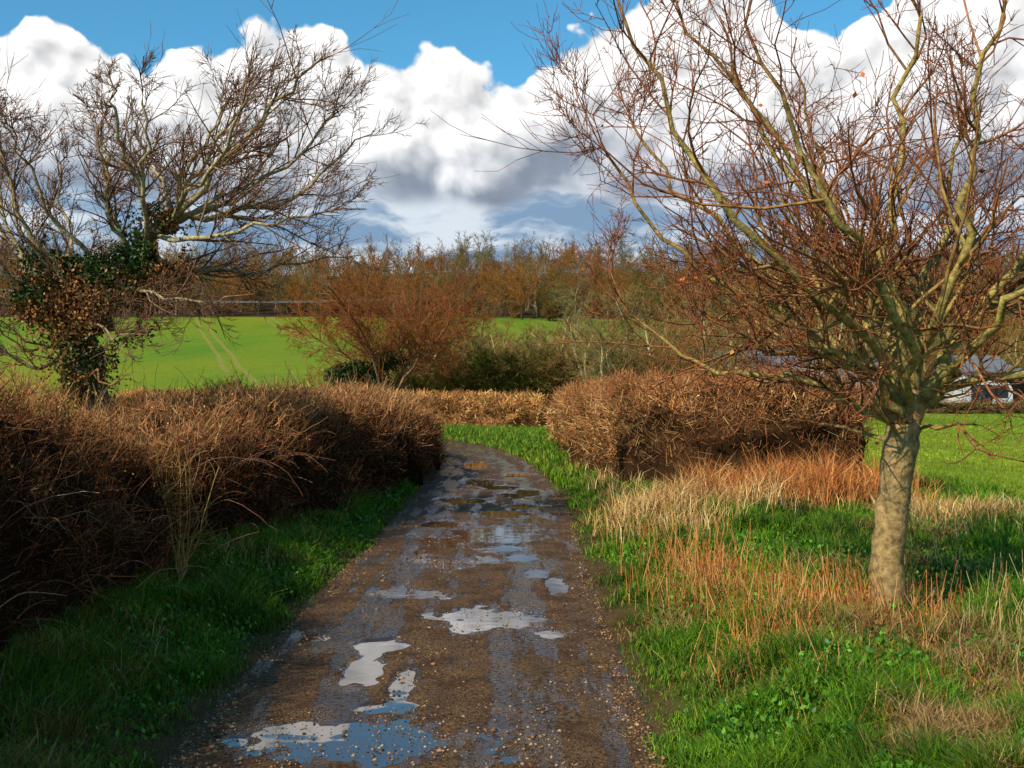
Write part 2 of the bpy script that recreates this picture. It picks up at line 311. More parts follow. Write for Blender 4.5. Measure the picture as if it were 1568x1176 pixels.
# ------------------------------------------------------------ left windswept ivy tree
D2=16.
tree=empty('ivy_covered_tree'); mb=MB()
def w2(L,K): return limbset(L,K,0,0,D2,.04)
L=[([(150,680,0),(138,600,0),(118,540,0),(112,490,0),(150,440,0),(200,400,0),(240,355,0),(262,335,0)],.24,.10)]
P0,R0=w2(L,14); tubes(mb,P0,R0,10,barkcol(R0,(.1,.08,.05),(.16,.13,.08)))
L=[([(255,340,0),(310,310,-.3),(370,240,-.5),(430,180,-.6),(480,130,-.7),(510,100,-.7)],.055,.008),
([(258,338,0),(330,325,.4),(420,290,.7),(490,230,.9),(555,180,1)],.05,.008),
([(250,345,0),(275,260,.4),(300,190,.7),(325,140,.8),(335,110,.8)],.045,.008),
([(235,360,0),(215,270,-.4),(205,200,-.8),(210,140,-1)],.045,.008),
([(205,395,0),(160,320,.2),(140,240,.5),(130,180,.6),(135,150,.7)],.045,.008),
([(130,465,0),(80,400,-.3),(50,320,-.5),(25,240,-.6),(20,170,-.7)],.05,.008),
([(115,500,0),(50,440,.3),(-10,370,.6),(-60,280,.8),(-90,180,.9)],.05,.008),
([(240,360,0),(310,375,-.5),(400,360,-.8),(480,350,-1),(565,335,-1)],.042,.007),
([(200,400,0),(280,410,.5),(370,405,.8),(450,385,1.),(540,370,1.1)],.04,.007),
([(160,435,0),(240,450,-.5),(330,470,-.8),(410,455,-1)],.035,.006),
([(115,540,0),(60,560,-.3),(10,520,-.5),(-50,500,-.6)],.035,.006),
([(118,500,0),(170,500,-.6),(230,520,-.9),(290,500,-1)],.025,.005),
([(250,345,0),(340,290,-.9),(400,230,-1.4),(420,170,-1.6)],.045,.007),
([(250,345,0),(320,280,1),(380,200,1.6),(420,140,1.8)],.045,.007),
([(110,495,0),(60,450,-.3),(10,400,-.8),(-20,330,-1)],.04,.007),
([(225,375,0),(250,300,-.8),(270,220,-1.2),(260,150,-1.4)],.04,.007),
([(180,420,0),(120,360,-.6),(85,280,-1),(70,200,-1.2)],.04,.007),
([(262,335,0),(350,300,.2),(440,240,.2),(500,180,.3),(520,150,.3)],.04,.007),
([(250,345,0),(230,280,.6),(180,200,1.0),(170,150,1.2)],.04,.007),
([(255,340,0),(300,280,-.2),(350,210,-.3),(390,150,-.4),(400,120,-.4)],.04,.007),
([(140,450,0),(90,370,.5),(60,280,.8),(70,200,1)],.04,.007),
([(120,480,0),(50,420,.1),(0,330,.2),(-20,240,.3),(-10,170,.3)],.04,.007),
([(200,400,0),(180,330,-.3),(180,250,-.4),(160,180,-.5)],.04,.007)]
P,R=w2(L,14)
grow(mb,P,R,[dict(n=14,t0=.10,t1=.97,a0=.4,a1=1.05,L=.35,K=6,trop=(.06,0,.08),wob=.16,rr=.5,decay=.42,S=4,rmin=.006),
 dict(n=8,t0=.10,t1=.98,a0=.4,a1=1.0,L=.5,K=5,trop=(.04,0,.08),wob=.16,rr=.6,decay=.5,rmin=.005,S=3,src=[-1,0]),
 dict(n=5,t0=.12,t1=.98,a0=.4,a1=1.0,L=.55,K=3,trop=(.03,0,.08),wob=.14,rr=.6,decay=.4,rmin=.0042,S=3,src=[-1,1],rend=.6)],
 (.20,.10,.055),(.36,.28,.14),S0=7,r1=.006,r2=.025)
Ls=[([(135,580,0),(175,575,-.7),(215,590,-1.0),(250,570,-1.2)],.02,.005),([(100,520,0),(60,540,-.4),(20,500,-.6),(5,460,-.7)],.02,.005),([(120,540,0),(60,520,-.5),(30,490,-.7),(0,500,-.8)],.02,.005)]
P2,R2=w2(Ls,10); grow(mb,P2,R2,[dict(n=8,t0=.2,t1=.97,a0=.5,a1=1.2,L=.4,K=5,trop=(0,0,.08),wob=.2,rr=.55,S=3,rmin=.005),dict(n=5,t0=.15,t1=.98,a0=.45,a1=1.1,L=.5,K=4,trop=(0,0,.1),wob=.15,rr=.6,rmin=.004,S=3)],(.22,.10,.04),(.3,.2,.1),S0=6)
mb.obj('trunk_and_branches',M_bark,True,tree)
mb=MB(); n=46000
cents=[W(*q,D=D2) for q in [(130,560,0),(118,500,0),(115,440,.2),(150,420,-.2),(200,400,0),(235,370,0),(255,350,-.2),(190,450,-.3),(80,440,-.3),(100,410,.2),(225,430,.3),(125,590,-.2),(170,480,-.4),(75,400,0),(250,400,-.3),(100,480,-.3),(145,520,-.4),(270,430,-.2),(210,490,-.2),(60,470,-.2)]]
cents=np.array(cents); rad=np.array([.45,.48,.5,.5,.42,.4,.3,.5,.38,.33,.4,.42,.48,.33,.35,.4,.45,.28,.3,.28])
ii=rng.integers(0,len(cents),n); v=nrm(rng.normal(size=(n,3)))*(rng.random((n,1))**.4)*rad[ii][:,None]*U(.5,1.5,(n,1)); p=cents[ii]+v
k=fbm(p[:,0]*3+p[:,1],p[:,2]*3,71)>-.12; p=p[k]; n=len(p)
br=(fbm(p[:,0]*1.5,p[:,2]*1.5,70)+rng.normal(0,.08,n)-.25*(p[:,2]-4.2)*.3>-.02)
cc=np.where(br[:,None],pick([(.24,.09,.025),(.32,.15,.04),(.10,.05,.02)],n),pick([(.015,.035,.006),(.03,.06,.010),(.07,.10,.02)],n))
leaves(mb,p,U(.03,.065,n),cc); mb.obj('ivy',M_leaf,False,tree)
# ------------------------------------------------------------ generic bare tree meshes
def gentree(H,spread,stems,thin,thick,seed,detail=1.,lean=.25,fat=1.,t0=.25,S0=6,trop=.09,K3=3,tr=1.):
    global rng,U
    old=rng; rng=np.random.default_rng(seed); U=rng.uniform
    mb=MB(); P=[];R=[]
    for i in range(stems):
        a=2*np.pi*(i+U(0,.8))/stems; q=np.array([math.cos(a),math.sin(a)]); ln=lean*H*U(.3,1.2) if stems>1 else .05*H
        hh=H*U(.65,.95); pts=[(q[0]*.03*i,q[1]*.03*i,-.3)]
        for t in (.25,.5,.75,1): pts.append((q[0]*ln*t**1.2+rng.normal()*.04*H,q[1]*ln*t**1.2+rng.normal()*.04*H,hh*(t if lean<.5 else t**.75)))
        P.append(cr(pts,10)); R.append(np.linspace(.020*H/stems**.35*tr,.004*H*tr,10))
    P=np.array(P);R=np.array(R)
    grow(mb,P,R,[dict(n=int(14*detail),t0=t0,t1=.98,a0=.5,a1=1.15,L=spread,K=5,trop=(0,0,trop),wob=.15,rr=.45,decay=.55,S=3,rmin=.012*fat,rmax=.05),
     dict(n=int(9*detail),t0=.15,t1=.98,a0=.4,a1=1.1,L=.48,K=4,trop=(0,0,trop*.9),wob=.17,rr=.5,decay=.5,rmin=.009*fat,S=3,src=[-1,0]),
     dict(n=int(7*detail),t0=.12,t1=.98,a0=.35,a1=1.1,L=.45,K=K3,trop=(0,0,trop*.7),wob=.15,rr=.6,decay=.4,rmin=.007*fat,S=3,src=[-1])],
     thin,thick,S0=S0,r1=.02,r2=.09)
    rng=old; U=rng.uniform
    return mb
def place(me,name,x,y,s=1,rz=0,sx=1):
    o=bpy.data.objects.new(name,me); scene.collection.objects.link(o); o.location=(x,y,float(terr(np.array([x]),np.array([y]))[0])-.05); o.scale=(s*sx,s*sx,s); o.rotation_euler=(0,0,rz); return o
tree=empty('red_twigged_tree')
mb=gentree(7.4,.48,9,(.27,.095,.032),(.30,.23,.13),3,1.35,.60,1.3,t0=.25,trop=.03,tr=1.0,K3=3)
o=mb.obj('trunk_and_branches',M_far,False,tree); o.location=(-5.4,53.6,0.2)
mb=MB(); n=7000; c0=np.array([[-7.2,52.8,2.8],[-6.7,52.9,2.5],[-6.2,53,2.1],[-7.9,52.8,2.6],[-5.8,53.2,3.3]]); ii=rng.integers(0,5,n)
p=c0[ii]+nrm(rng.normal(size=(n,3)))*U(.3,.9,(n,1))*np.array([1,.7,.6]); leaves(mb,p,U(.08,.15,n),pick([(.02,.04,.008),(.04,.07,.012)],n)); mb.obj('ivy',M_leaf,False,tree)
protos=[gentree(6.5,.5,4,(.30,.20,.07),(.52,.44,.26),11,1.1,.30,1.7,t0=.12,trop=.06,K3=2,tr=1.5).mesh('hedgerow_tree',M_far),
        gentree(6.0,.55,5,(.32,.16,.05),(.44,.36,.2),12,1.1,.38,1.7,t0=.12,trop=.05,K3=2,tr=1.3).mesh('hedgerow_tree',M_far),
        gentree(7.5,.45,3,(.26,.20,.07),(.46,.40,.22),13,1.1,.22,1.7,t0=.12,trop=.06,K3=2,tr=1.4).mesh('hedgerow_tree',M_far),
        gentree(3.6,.6,9,(.20,.12,.04),(.26,.2,.10),14,.9,.5,1.8,t0=.04,K3=2).mesh('hedgerow_shrub',M_far),
        gentree(3.4,.6,9,(.12,.115,.02),(.18,.16,.07),15,.9,.5,1.8,t0=.04,K3=2).mesh('hedgerow_shrub',M_far)]
r2=np.random.default_rng(77)
for (px,d,s,k) in [(640,62,.95,0),(672,66,.85,1),(735,66,1.0,2),(770,72,.9,1),(820,70,.95,0),(868,66,.95,2),(905,58,1.0,0),(945,64,1.05,1),(985,62,.95,2),(1020,70,1.05,0),(1060,66,.95,1),(1010,60,.8,1),(790,63,.75,0),(850,60,.85,0),(930,56,.8,2),(700,64,.95,1),(760,60,.8,0),
                   (1110,74,1.1,2),(1160,84,1.05,0),(1220,84,1.15,1),(1290,82,1.2,2),(1340,84,1.1,0),(1400,86,1.25,1),(1450,98,1.3,2),(1575,94,1.2,0),(1620,92,1.2,1),(1350,96,1.5,0),(1250,98,1.5,2),(1520,104,1.6,1),(1150,96,1.4,2),(1060,96,1.3,0),(960,92,1.2,1),
                   (575,60,.7,0),(520,62,.6,1)]:
    place(protos[k],'hedgerow_tree',(px-784)*d/1742,d,s*r2.uniform(.9,1.1),r2.uniform(0,6.28))
for (px,d,s,k) in [(640,59,.7,4),(690,60,.8,3),(730,59,.9,4),(775,58,1.0,4),(810,58,1.0,3),(845,60,.9,4),(880,60,.95,3),(930,62,1,4),(970,58,1.0,3),(1010,60,.9,3),(1050,64,1,4),(1100,82,1.0,3),
                   (1150,88,.9,3),(1250,84,1.1,4),(1300,86,1.1,3),(1370,88,1.0,4),(1560,86,1.1,4),(350,62,.62,4),(590,58,.6,3)]:
    place(protos[k],'hedgerow_shrub' if px!=350 else 'field_shrub',(px-784)*d/1742,d,s*r2.uniform(.9,1.05),r2.uniform(0,6.28),1.1)
# ------------------------------------------------------------ distant woodland: one instanced object
pc=bpy.data.collections.new('woodland_tree_kinds')
specs=[(10,.5,2,(.25,.115,.035),(.10,.07,.04),.15),(11,.45,1,(.19,.12,.04),(.10,.07,.04),.1),(9,.55,3,(.30,.12,.03),(.12,.08,.04),.1),(10,.5,2,(.13,.12,.03),(.12,.10,.06),.1),(12,.42,1,(.22,.17,.08),(.3,.25,.17),.2),(5,.6,6,(.20,.10,.03),(.10,.07,.04),.04)]
for i,(H,sp_,stm,a,b_,t0_) in enumerate(specs):
    me=gentree(H,sp_,stm,a,b_,100+i,.72,.3,4.2,t0=t0_,S0=3,K3=2,trop=.06,tr=.7).mesh('woodland_tree_%d'%i,M_far); o=bpy.data.objects.new('woodland_tree_kind',me); pc.objects.link(o)
pts=[]
r3=np.random.default_rng(9)
d=262.
while d<440:
    w_=.54*d; sp_=4.6+ (d-262)*.026
    for x in np.arange(-w_,w_,sp_): pts.append((x+r3.normal()*1.8,d+r3.normal()*2.5))
    d+=7+(d-262)*.05
for q in range(90):
    d=r3.uniform(112,190); pts.append((r3.uniform(.14,.56)*d,d))
for q in range(30):
    d=r3.uniform(236,262); pts.append((r3.uniform(-.02,.56)*d,d))
pts=np.array(pts); zz=terr(pts[:,0],pts[:,1])-.3
me=bpy.data.meshes.new('distant_woodland'); me.from_pydata([(a,b_,c) for (a,b_),c in zip(pts,zz)],[],[])
wo=bpy.data.objects.new('distant_woodland',me); scene.collection.objects.link(wo)
gn=bpy.data.node_groups.new('scatter_trees','GeometryNodeTree')
gn.interface.new_socket('Geometry',in_out='INPUT',socket_type='NodeSocketGeometry'); gn.interface.new_socket('Geometry',in_out='OUTPUT',socket_type='NodeSocketGeometry')
gi=gn.nodes.new('NodeGroupInput'); go=gn.nodes.new('NodeGroupOutput'); ip=gn.nodes.new('GeometryNodeInstanceOnPoints'); ci=gn.nodes.new('GeometryNodeCollectionInfo')
ci.inputs['Collection'].default_value=pc; ci.inputs['Separate Children'].default_value=True; ci.inputs['Reset Children'].default_value=True
ip.inputs['Pick Instance'].default_value=True
rv=gn.nodes.new('FunctionNodeRandomValue'); rv.data_type='FLOAT_VECTOR'; rv.inputs[0].default_value=(0,0,0); rv.inputs[1].default_value=(0,0,6.28)
rs=gn.nodes.new('FunctionNodeRandomValue'); rs.data_type='FLOAT'; rs.inputs[2].default_value=.9; rs.inputs[3].default_value=1.5; rs.inputs['Seed'].default_value=4
gn.links.new(gi.outputs[0],ip.inputs['Points']); gn.links.new(ci.outputs[0],ip.inputs['Instance']); gn.links.new(rv.outputs[0],ip.inputs['Rotation']); gn.links.new(rs.outputs[1],ip.inputs['Scale']); gn.links.new(ip.outputs[0],go.inputs[0])
md=wo.modifiers.new('scatter','NODES'); md.node_group=gn
# ------------------------------------------------------------ hedges
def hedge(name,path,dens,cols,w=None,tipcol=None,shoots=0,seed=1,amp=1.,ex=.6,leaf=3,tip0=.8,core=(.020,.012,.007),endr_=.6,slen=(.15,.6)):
    q=cr(path,60); xy=q[:,:2]; sg=np.linalg.norm(np.diff(xy,axis=0),axis=1); S_=np.concatenate([[0],np.cumsum(sg)]); Lt=S_[-1]
    T=nrm(np.gradient(xy,axis=0)); Nn=np.stack([T[:,1],-T[:,0]],-1)
    def surf(s,th,inset=0.):
        x=np.interp(s,S_,q[:,0]); y=np.interp(s,S_,q[:,1]); hw=np.interp(s,S_,q[:,2]); hh=np.interp(s,S_,q[:,3])
        n0=np.interp(s,S_,Nn[:,0]); n1=np.interp(s,S_,Nn[:,1])
        endr=np.clip(np.minimum(s,Lt-s)/endr_,0,1); er=np.sqrt(np.clip(1-(1-endr)**2,0.02,1))
        c=np.cos(th); sn=np.sin(th); lat=np.sign(c)*np.abs(c)**ex; vz=np.abs(sn)**(ex+.05)
        b=(.40*fbm(s*.7+seed*5,th*2.2,80+seed)+.55*fbm(s*2.6,th*5,90+seed,4))*amp
        lat=lat*(hw*er+b-inset); vz=vz*(hh*(.8+.2*er)+b*.7-inset)
        X=x+n0*lat; Y=y+n1*lat
        Zg=terr(X,Y); return np.stack([X,Y,Zg+vz],-1),nrm(np.stack([n0*c,n1*c,sn+.05],-1)),b,vz/np.maximum(hh,.1)
    mb=MB()
    ns=int(Lt/.12); nt_=60; s_,t_=np.meshgrid(np.linspace(0,Lt,ns),np.linspace(0,np.pi,nt_),indexing='ij')
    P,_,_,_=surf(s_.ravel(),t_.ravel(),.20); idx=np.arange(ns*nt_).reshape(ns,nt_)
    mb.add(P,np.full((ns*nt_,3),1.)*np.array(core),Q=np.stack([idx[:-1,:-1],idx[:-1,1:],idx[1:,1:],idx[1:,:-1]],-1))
    n=int(Lt*4.5*dens); s=U(0,Lt,n); th=U(0.03,np.pi-.03,n); ymid=np.interp(s,S_,q[:,1]); kx=np.interp(s,S_,q[:,0])
    dd=np.hypot(ymid,kx); keep=rng.random(n)<np.clip((8/dd)**1.2,0,1); s=s[keep];th=th[keep];dd=dd[keep];n=len(s)
    P,Nm,b_,hz=surf(s,th); inset=rng.random(n)**1.3*.36-.05; P=P-Nm*inset[:,None]
    dirn=Nm*U(.0,.9,(n,1))+np.array([0,0,.40])+rng.normal(size=(n,3))*.8
    L=U(.05,.24,n)*np.clip(dd/12,1,2)**.5; wd=U(.003,.007,n)*np.clip(dd/9,1,6)
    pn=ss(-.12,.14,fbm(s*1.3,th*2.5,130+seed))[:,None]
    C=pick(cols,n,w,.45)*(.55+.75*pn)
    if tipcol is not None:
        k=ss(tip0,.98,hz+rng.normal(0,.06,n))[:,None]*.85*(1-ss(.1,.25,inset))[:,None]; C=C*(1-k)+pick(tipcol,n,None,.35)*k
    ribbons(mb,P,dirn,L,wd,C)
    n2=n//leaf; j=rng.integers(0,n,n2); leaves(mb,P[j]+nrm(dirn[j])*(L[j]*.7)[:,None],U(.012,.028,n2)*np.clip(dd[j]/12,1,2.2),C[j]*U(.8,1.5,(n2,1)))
    if shoots:
        s=U(0,Lt,shoots); th=U(.3,2.8,shoots); P,Nm,Tg,hz=surf(s,th); d_=nrm(Nm*.6+np.array([0,0,.9])+rng.normal(size=(shoots,3))*.5); ln=slen[0]+(slen[1]-slen[0])*rng.random(shoots)**1.6
        pts=[P-Nm*.1]
        for i in range(5): d_=nrm(d_+rng.normal(size=(shoots,3))*.16+np.array([0,0,-.02])); pts.append(pts[-1]+d_*(ln/5)[:,None])
        tubes(mb,np.stack(pts,1),np.linspace(.004,.0015,6)[None]*np.clip(np.interp(s,S_,q[:,1])/10,1,3)[:,None],3,pick([(.26,.12,.05),(.38,.24,.1),(.14,.07,.03)],shoots))
    mb.obj(name,M_twig)
redbr=[(.10,.032,.013),(.18,.062,.024),(.28,.11,.045),(.06,.024,.011),(.14,.08,.03)]
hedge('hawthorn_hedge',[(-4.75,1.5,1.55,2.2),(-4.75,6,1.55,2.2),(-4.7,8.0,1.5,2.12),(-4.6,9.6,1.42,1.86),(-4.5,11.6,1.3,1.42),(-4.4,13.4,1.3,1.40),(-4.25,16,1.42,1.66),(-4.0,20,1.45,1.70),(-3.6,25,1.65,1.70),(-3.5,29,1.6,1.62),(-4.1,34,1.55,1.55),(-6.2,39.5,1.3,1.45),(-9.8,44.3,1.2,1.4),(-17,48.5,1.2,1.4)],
  1700,redbr,tipcol=[(.56,.24,.085),(.64,.34,.13),(.36,.13,.045)],shoots=3600,seed=1,ex=.66,tip0=.78,amp=1.35,slen=(.15,.75))  # tipcol: orange trimmed twigs, brightened to paint the sunlit top into the colour
orb=[(.46,.19,.06),(.58,.28,.10),(.32,.12,.04),(.52,.33,.13),(.20,.09,.035)]
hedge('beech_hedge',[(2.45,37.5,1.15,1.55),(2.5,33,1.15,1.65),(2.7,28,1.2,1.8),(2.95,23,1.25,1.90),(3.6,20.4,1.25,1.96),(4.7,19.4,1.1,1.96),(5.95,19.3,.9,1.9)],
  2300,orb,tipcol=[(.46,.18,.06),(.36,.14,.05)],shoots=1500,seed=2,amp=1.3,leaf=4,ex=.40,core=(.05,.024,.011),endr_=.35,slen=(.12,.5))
hedge('clipped_hedge',[(-20,58.5,.7,1.5),(-12,54.6,.7,1.45),(-7,51.8,.7,1.4),(-3,50.4,.75,1.4),(1.5,50,.75,1.4)],3000,[(.62,.29,.09),(.72,.42,.15),(.45,.18,.06)],shoots=0,seed=3,core=(.22,.10,.035),amp=.8)
hedge('field_boundary_hedge',[(8,76,.8,1.1),(14,77,.8,1.1),(26,78,.8,.9),(38,79,.8,.9),(52,80,.8,1.0)],900,[(.2,.14,.045),(.3,.18,.06),(.12,.10,.03)],shoots=0,seed=4,core=(.08,.05,.02))
# ------------------------------------------------------------ brambles on the left hedge
mb=MB(); n=230; y=7+U(0,1,n)*18; x=-3.1-U(0,.5,n); z=U(.3,1.4,n); p=np.stack([x,y,z],-1)
d_=nrm(np.stack([U(.0,.8,n),U(-.9,.9,n),U(-.1,.9,n)],-1)); pts=[p]; ln=U(.3,1.0,n)
for i in range(8): d_=nrm(d_+np.array([0,0,-.14])+rng.normal(size=(n,3))*.14); pts.append(pts[-1]+d_*(ln/8)[:,None])
tubes(mb,np.stack(pts,1),np.linspace(.005,.002,9)[None]*np.clip(y/14,1,2)[:,None],4,pick([(.38,.24,.13),(.28,.12,.07),(.2,.1,.06)],n)); mb.obj('bramble',M_twig)
mb=MB(); P=[];R=[]
for i in range(11):
    a=rng.normal()*.16; P.append(cr([(-3.2,11.0,.30),(-3.2+a*.5,11.0+rng.normal()*.1,.8),(-3.25+a*1.0,11.0+rng.normal()*.2,1.2+U(0,.4))],8)+np.r_[np.zeros((1,3)),rng.normal(size=(7,3))*.02]); R.append(np.linspace(.009,.003,8))
grow(mb,np.array(P),np.array(R),[dict(n=9,t0=.2,t1=.95,a0=.3,a1=.9,L=.3,K=5,trop=(0,0,.1),wob=.25,rr=.6,rmin=.003,S=3)],(.42,.28,.08),(.38,.28,.10),S0=5); mb.obj('hazel_sapling',M_twig)
# ------------------------------------------------------------ grass
def scat(n,y0,y1,fx0,fx1,pw=2.0):
    y=y0+(y1-y0)*rng.random(n)**pw; t=rng.random(n); a=fx0(y); b=fx1(y); return a+(b-a)*t,y
cxr=lambda y: np.interp(y,RP[:100,1],RP[:100,0])
G1=[(.09,.21,.008),(.06,.16,.008),(.17,.27,.012),(.035,.09,.006)]
DRY=[(.42,.25,.09),(.50,.34,.14),(.34,.16,.05)]
mb=MB()
n=280000; x,y=scat(n,5.2,26,lambda y:cxr(y)+1.36,lambda y:np.minimum(.50*y+1.2,cxr(y)+9),1.9)
rdv=x-cxr(y); edge=ss(1.3,2.1,rdv+.6*fbm(x*1.6,y*1.6,101)); k=rng.random(n)<np.clip(.3+edge,0,1); x,y,edge,rdv=x[k],y[k],edge[k],rdv[k]; n=len(x)
cl1=fbm(x*2.2,y*2.2,102)
ht=(.04+.13*edge)*(1+3.4*cl1)*U(.5,1.3,n); ht=np.clip(ht,.02,.40)
C=pick(G1,n,None,.3)*(1+2.0*fbm(x*.9,y*.9,104)[:,None]); dry=(fbm(x*1.3,y*1.3,103)+rng.normal(0,.08,n)+.10*(1-edge))>.20; C[dry]=pick(DRY,dry.sum(),None,.3)*.75
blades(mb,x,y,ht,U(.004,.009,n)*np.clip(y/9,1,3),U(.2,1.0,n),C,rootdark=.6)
n=130000; x,y=scat(n,5.2,44,lambda y:cxr(y)-2.95,lambda y:cxr(y)-1.36,1.7); e=ss(1.35,1.9,cxr(y)-x+.6*fbm(x*1.4,y*1.2,111)); k=rng.random(n)<np.clip(.25+e,0,1); x,y,e=x[k],y[k],e[k]; n=len(x)
C=pick(G1,n,None,.3)*(1.1+1.6*fbm(x*.9,y*.9,114)[:,None]); dr=(fbm(x*1.5,y*1.5,115)+rng.normal(0,.08,n))>.17; C[dr]=pick(DRY,dr.sum())*.6
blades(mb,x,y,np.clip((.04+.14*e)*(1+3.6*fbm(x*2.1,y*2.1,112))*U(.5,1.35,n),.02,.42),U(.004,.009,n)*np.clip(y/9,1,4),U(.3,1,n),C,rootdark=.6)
n=50000; x=U(-6,6,n); y=U(24,50,n); r_=roaddist(x,y); k=(r_>1.45)&(r_<6); x,y=x[k],y[k]; n=len(x)
blades(mb,x,y,U(.08,.26,n),U(.015,.035,n),U(.2,.8,n),pick(G1+[(.22,.22,.03)],n)*1.1)
n=60000; x,y=scat(n,15,75,lambda y:np.maximum(5.5,cxr(y)+6),lambda y:.52*y+1,1.5); row=np.round(x/.18)*.18+rng.normal(0,.03,n)
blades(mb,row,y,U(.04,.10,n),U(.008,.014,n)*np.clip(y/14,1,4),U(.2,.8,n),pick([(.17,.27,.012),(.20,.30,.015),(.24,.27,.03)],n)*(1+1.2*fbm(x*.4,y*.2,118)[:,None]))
mb.obj('grass',M_grass)
mb=MB()
def clump(cx_,cy_,sx,sy,n,h0,h1,cols,wd=.006,lean=(.1,.8),th=.0):
    x=rng.normal(cx_,sx,n); y=rng.normal(cy_,sy,n); k=(x-cxr(y)>1.6)&(fbm(x*1.8,y*1.8,121)>th); x,y=x[k],y[k]; m_=len(x)
    hh=U(h0,h1,m_)*(1+1.8*fbm(x*2,y*2,120)); blades(mb,x,y,hh,U(.6,1.4,m_)*wd*np.clip(y/9,1,3),U(lean[0],lean[1],m_),pick(cols,m_,None,.35),rootdark=.7)
STR=[(.66,.40,.14),(.52,.27,.08),(.78,.56,.25),(.38,.17,.05)]
clump(2.1,16.2,.45,.9,3000,.25,.55,STR,.006,th=-.03); clump(2.9,17.3,.7,.5,3500,.3,.65,STR,th=-.04); clump(4.0,17.9,.8,.35,3500,.3,.8,[(.62,.20,.05),(.7,.33,.1),(.4,.13,.035)],.006,th=-.05); clump(5.3,18.1,.6,.3,2600,.3,.8,[(.62,.20,.05),(.7,.33,.1)],th=-.05)
x=U(5.2,12,4500);y=rng.normal(15.6,.6,4500)+.15*(x-5); blades(mb,x,y,U(.15,.45,4500),U(.008,.018,4500),U(.1,.7,4500),pick(STR,4500,None,.3))
clump(2.0,24.,.3,2.5,1500,.2,.5,STR)
x=cxr(np.array([10.]))[0]-U(1.9,2.6,2600); y=U(5.5,26,2600); k=fbm(x*2,y*1.2,141)>0.03; x,y=x[k],y[k]; blades(mb,x,y,U(.12,.4,len(x)),U(.004,.009,len(x)),U(.3,1.3,len(x)),pick(STR,len(x))*.75)
mb.obj('dry_grass',M_grass)
mb=MB()
def stalks(n,cx_,cy_,sx,sy,h0,h1,cols,r=.0045,th=0.02):
    x=rng.normal(cx_,sx,n); y=rng.normal(cy_,sy,n); k=(x-cxr(y)>1.7)&(y>5.5)&(fbm(x*2,y*2,161)>th); x,y=x[k],y[k]; m_=len(x); z=terr(x,y)-.02
    h=U(h0,h1,m_)*U(.6,1.1,m_); d=nrm(np.stack([rng.normal(0,.18,m_),rng.normal(0,.18,m_),np.ones(m_)],-1)); p=np.stack([x,y,z],-1)
    P=np.stack([p,p+d*(h*.5)[:,None]+rng.normal(size=(m_,3))*.01,p+d*h[:,None]+rng.normal(size=(m_,3))*.03],1)
    tubes(mb,P,np.array([1,.8,.5])[None]*U(.6,1.3,(m_,1))*r,4,pick(cols,m_,None,.3))
RED=[(.46,.15,.04),(.60,.24,.06),(.28,.09,.03),(.64,.36,.12)]
stalks(600,1.9,12.0,.35,1.2,.2,.6,RED,th=-.02); stalks(900,2.6,9.7,.5,.7,.15,.5,RED,th=-.05); stalks(260,1.9,8.4,.3,.6,.15,.4,RED); stalks(300,3.9,8.4,.7,.8,.15,.4,[(.5,.32,.12),(.6,.42,.18)]); stalks(200,2.6,6.9,.5,.4,.1,.3,RED); stalks(300,4.6,10.5,.7,1.2,.15,.55,[(.6,.42,.18),(.3,.16,.07)])
mb.obj('dead_stalks',M_twig)
mb=MB()
def clumpd(cx_,cy_,sx,sy,n,h0,h1,th=-.02):
    x=rng.normal(cx_,sx,n); y=rng.normal(cy_,sy,n); k=(x-cxr(y)>1.65)&(y>5.3)&(fbm(x*2,y*2,161)>th); x,y=x[k],y[k]; m_=len(x)
    blades(mb,x,y,U(h0,h1,m_),U(.004,.009,m_),U(.3,1.4,m_),pick([(.48,.18,.05),(.58,.30,.09),(.32,.12,.04)],m_,None,.35),rootdark=.7)
clumpd(2.6,9.5,.5,.6,5200,.08,.30); clumpd(1.9,11.6,.3,1.1,2400,.1,.34,.0); clumpd(2.0,8,.35,.7,900,.08,.22); clumpd(3.2,8.9,.5,.5,2000,.05,.18); clumpd(2.4,6.8,.4,.4,500,.05,.16,.03)
x=-3.0-U(0,.35,1800); y=U(5.5,24,1800); k=fbm(x*0+1,y*.8,140)>0.02; x,y=x[k],y[k]
blades(mb,x,y,U(.15,.45,len(x)),U(.004,.008,len(x)),U(.3,1.2,len(x)),pick(STR,len(x))*.7)
mb.obj('dead_bracken',M_grass)
mb=MB(); n=36000; x,y=scat(n,5.3,15,lambda y:cxr(y)+1.75,lambda y:np.minimum(.5*y+.8,8),1.6); k=fbm(x*1.3,y*1.3,150)+.12*(1-ss(5.5,9,y))>.05; x,y=x[k],y[k]; n=len(x)
p=np.stack([x,y,terr(x,y)+U(.02,.18,n)],-1); leaves(mb,p,U(.02,.05,n),pick([(.07,.20,.012),(.12,.27,.02),(.03,.10,.01)],n),1.2)
n=9000; y=5.3+30*rng.random(n)**1.8; x=cxr(y)-U(1.6,2.6,n); p=np.stack([x,y,terr(x,y)+U(.02,.15,n)],-1); leaves(mb,p,U(.02,.05,n)*np.clip(y/10,1,2),pick([(.06,.18,.012),(.09,.22,.015),(.03,.08,.01)],n),1.2)
mb.obj('weeds',M_leaf)
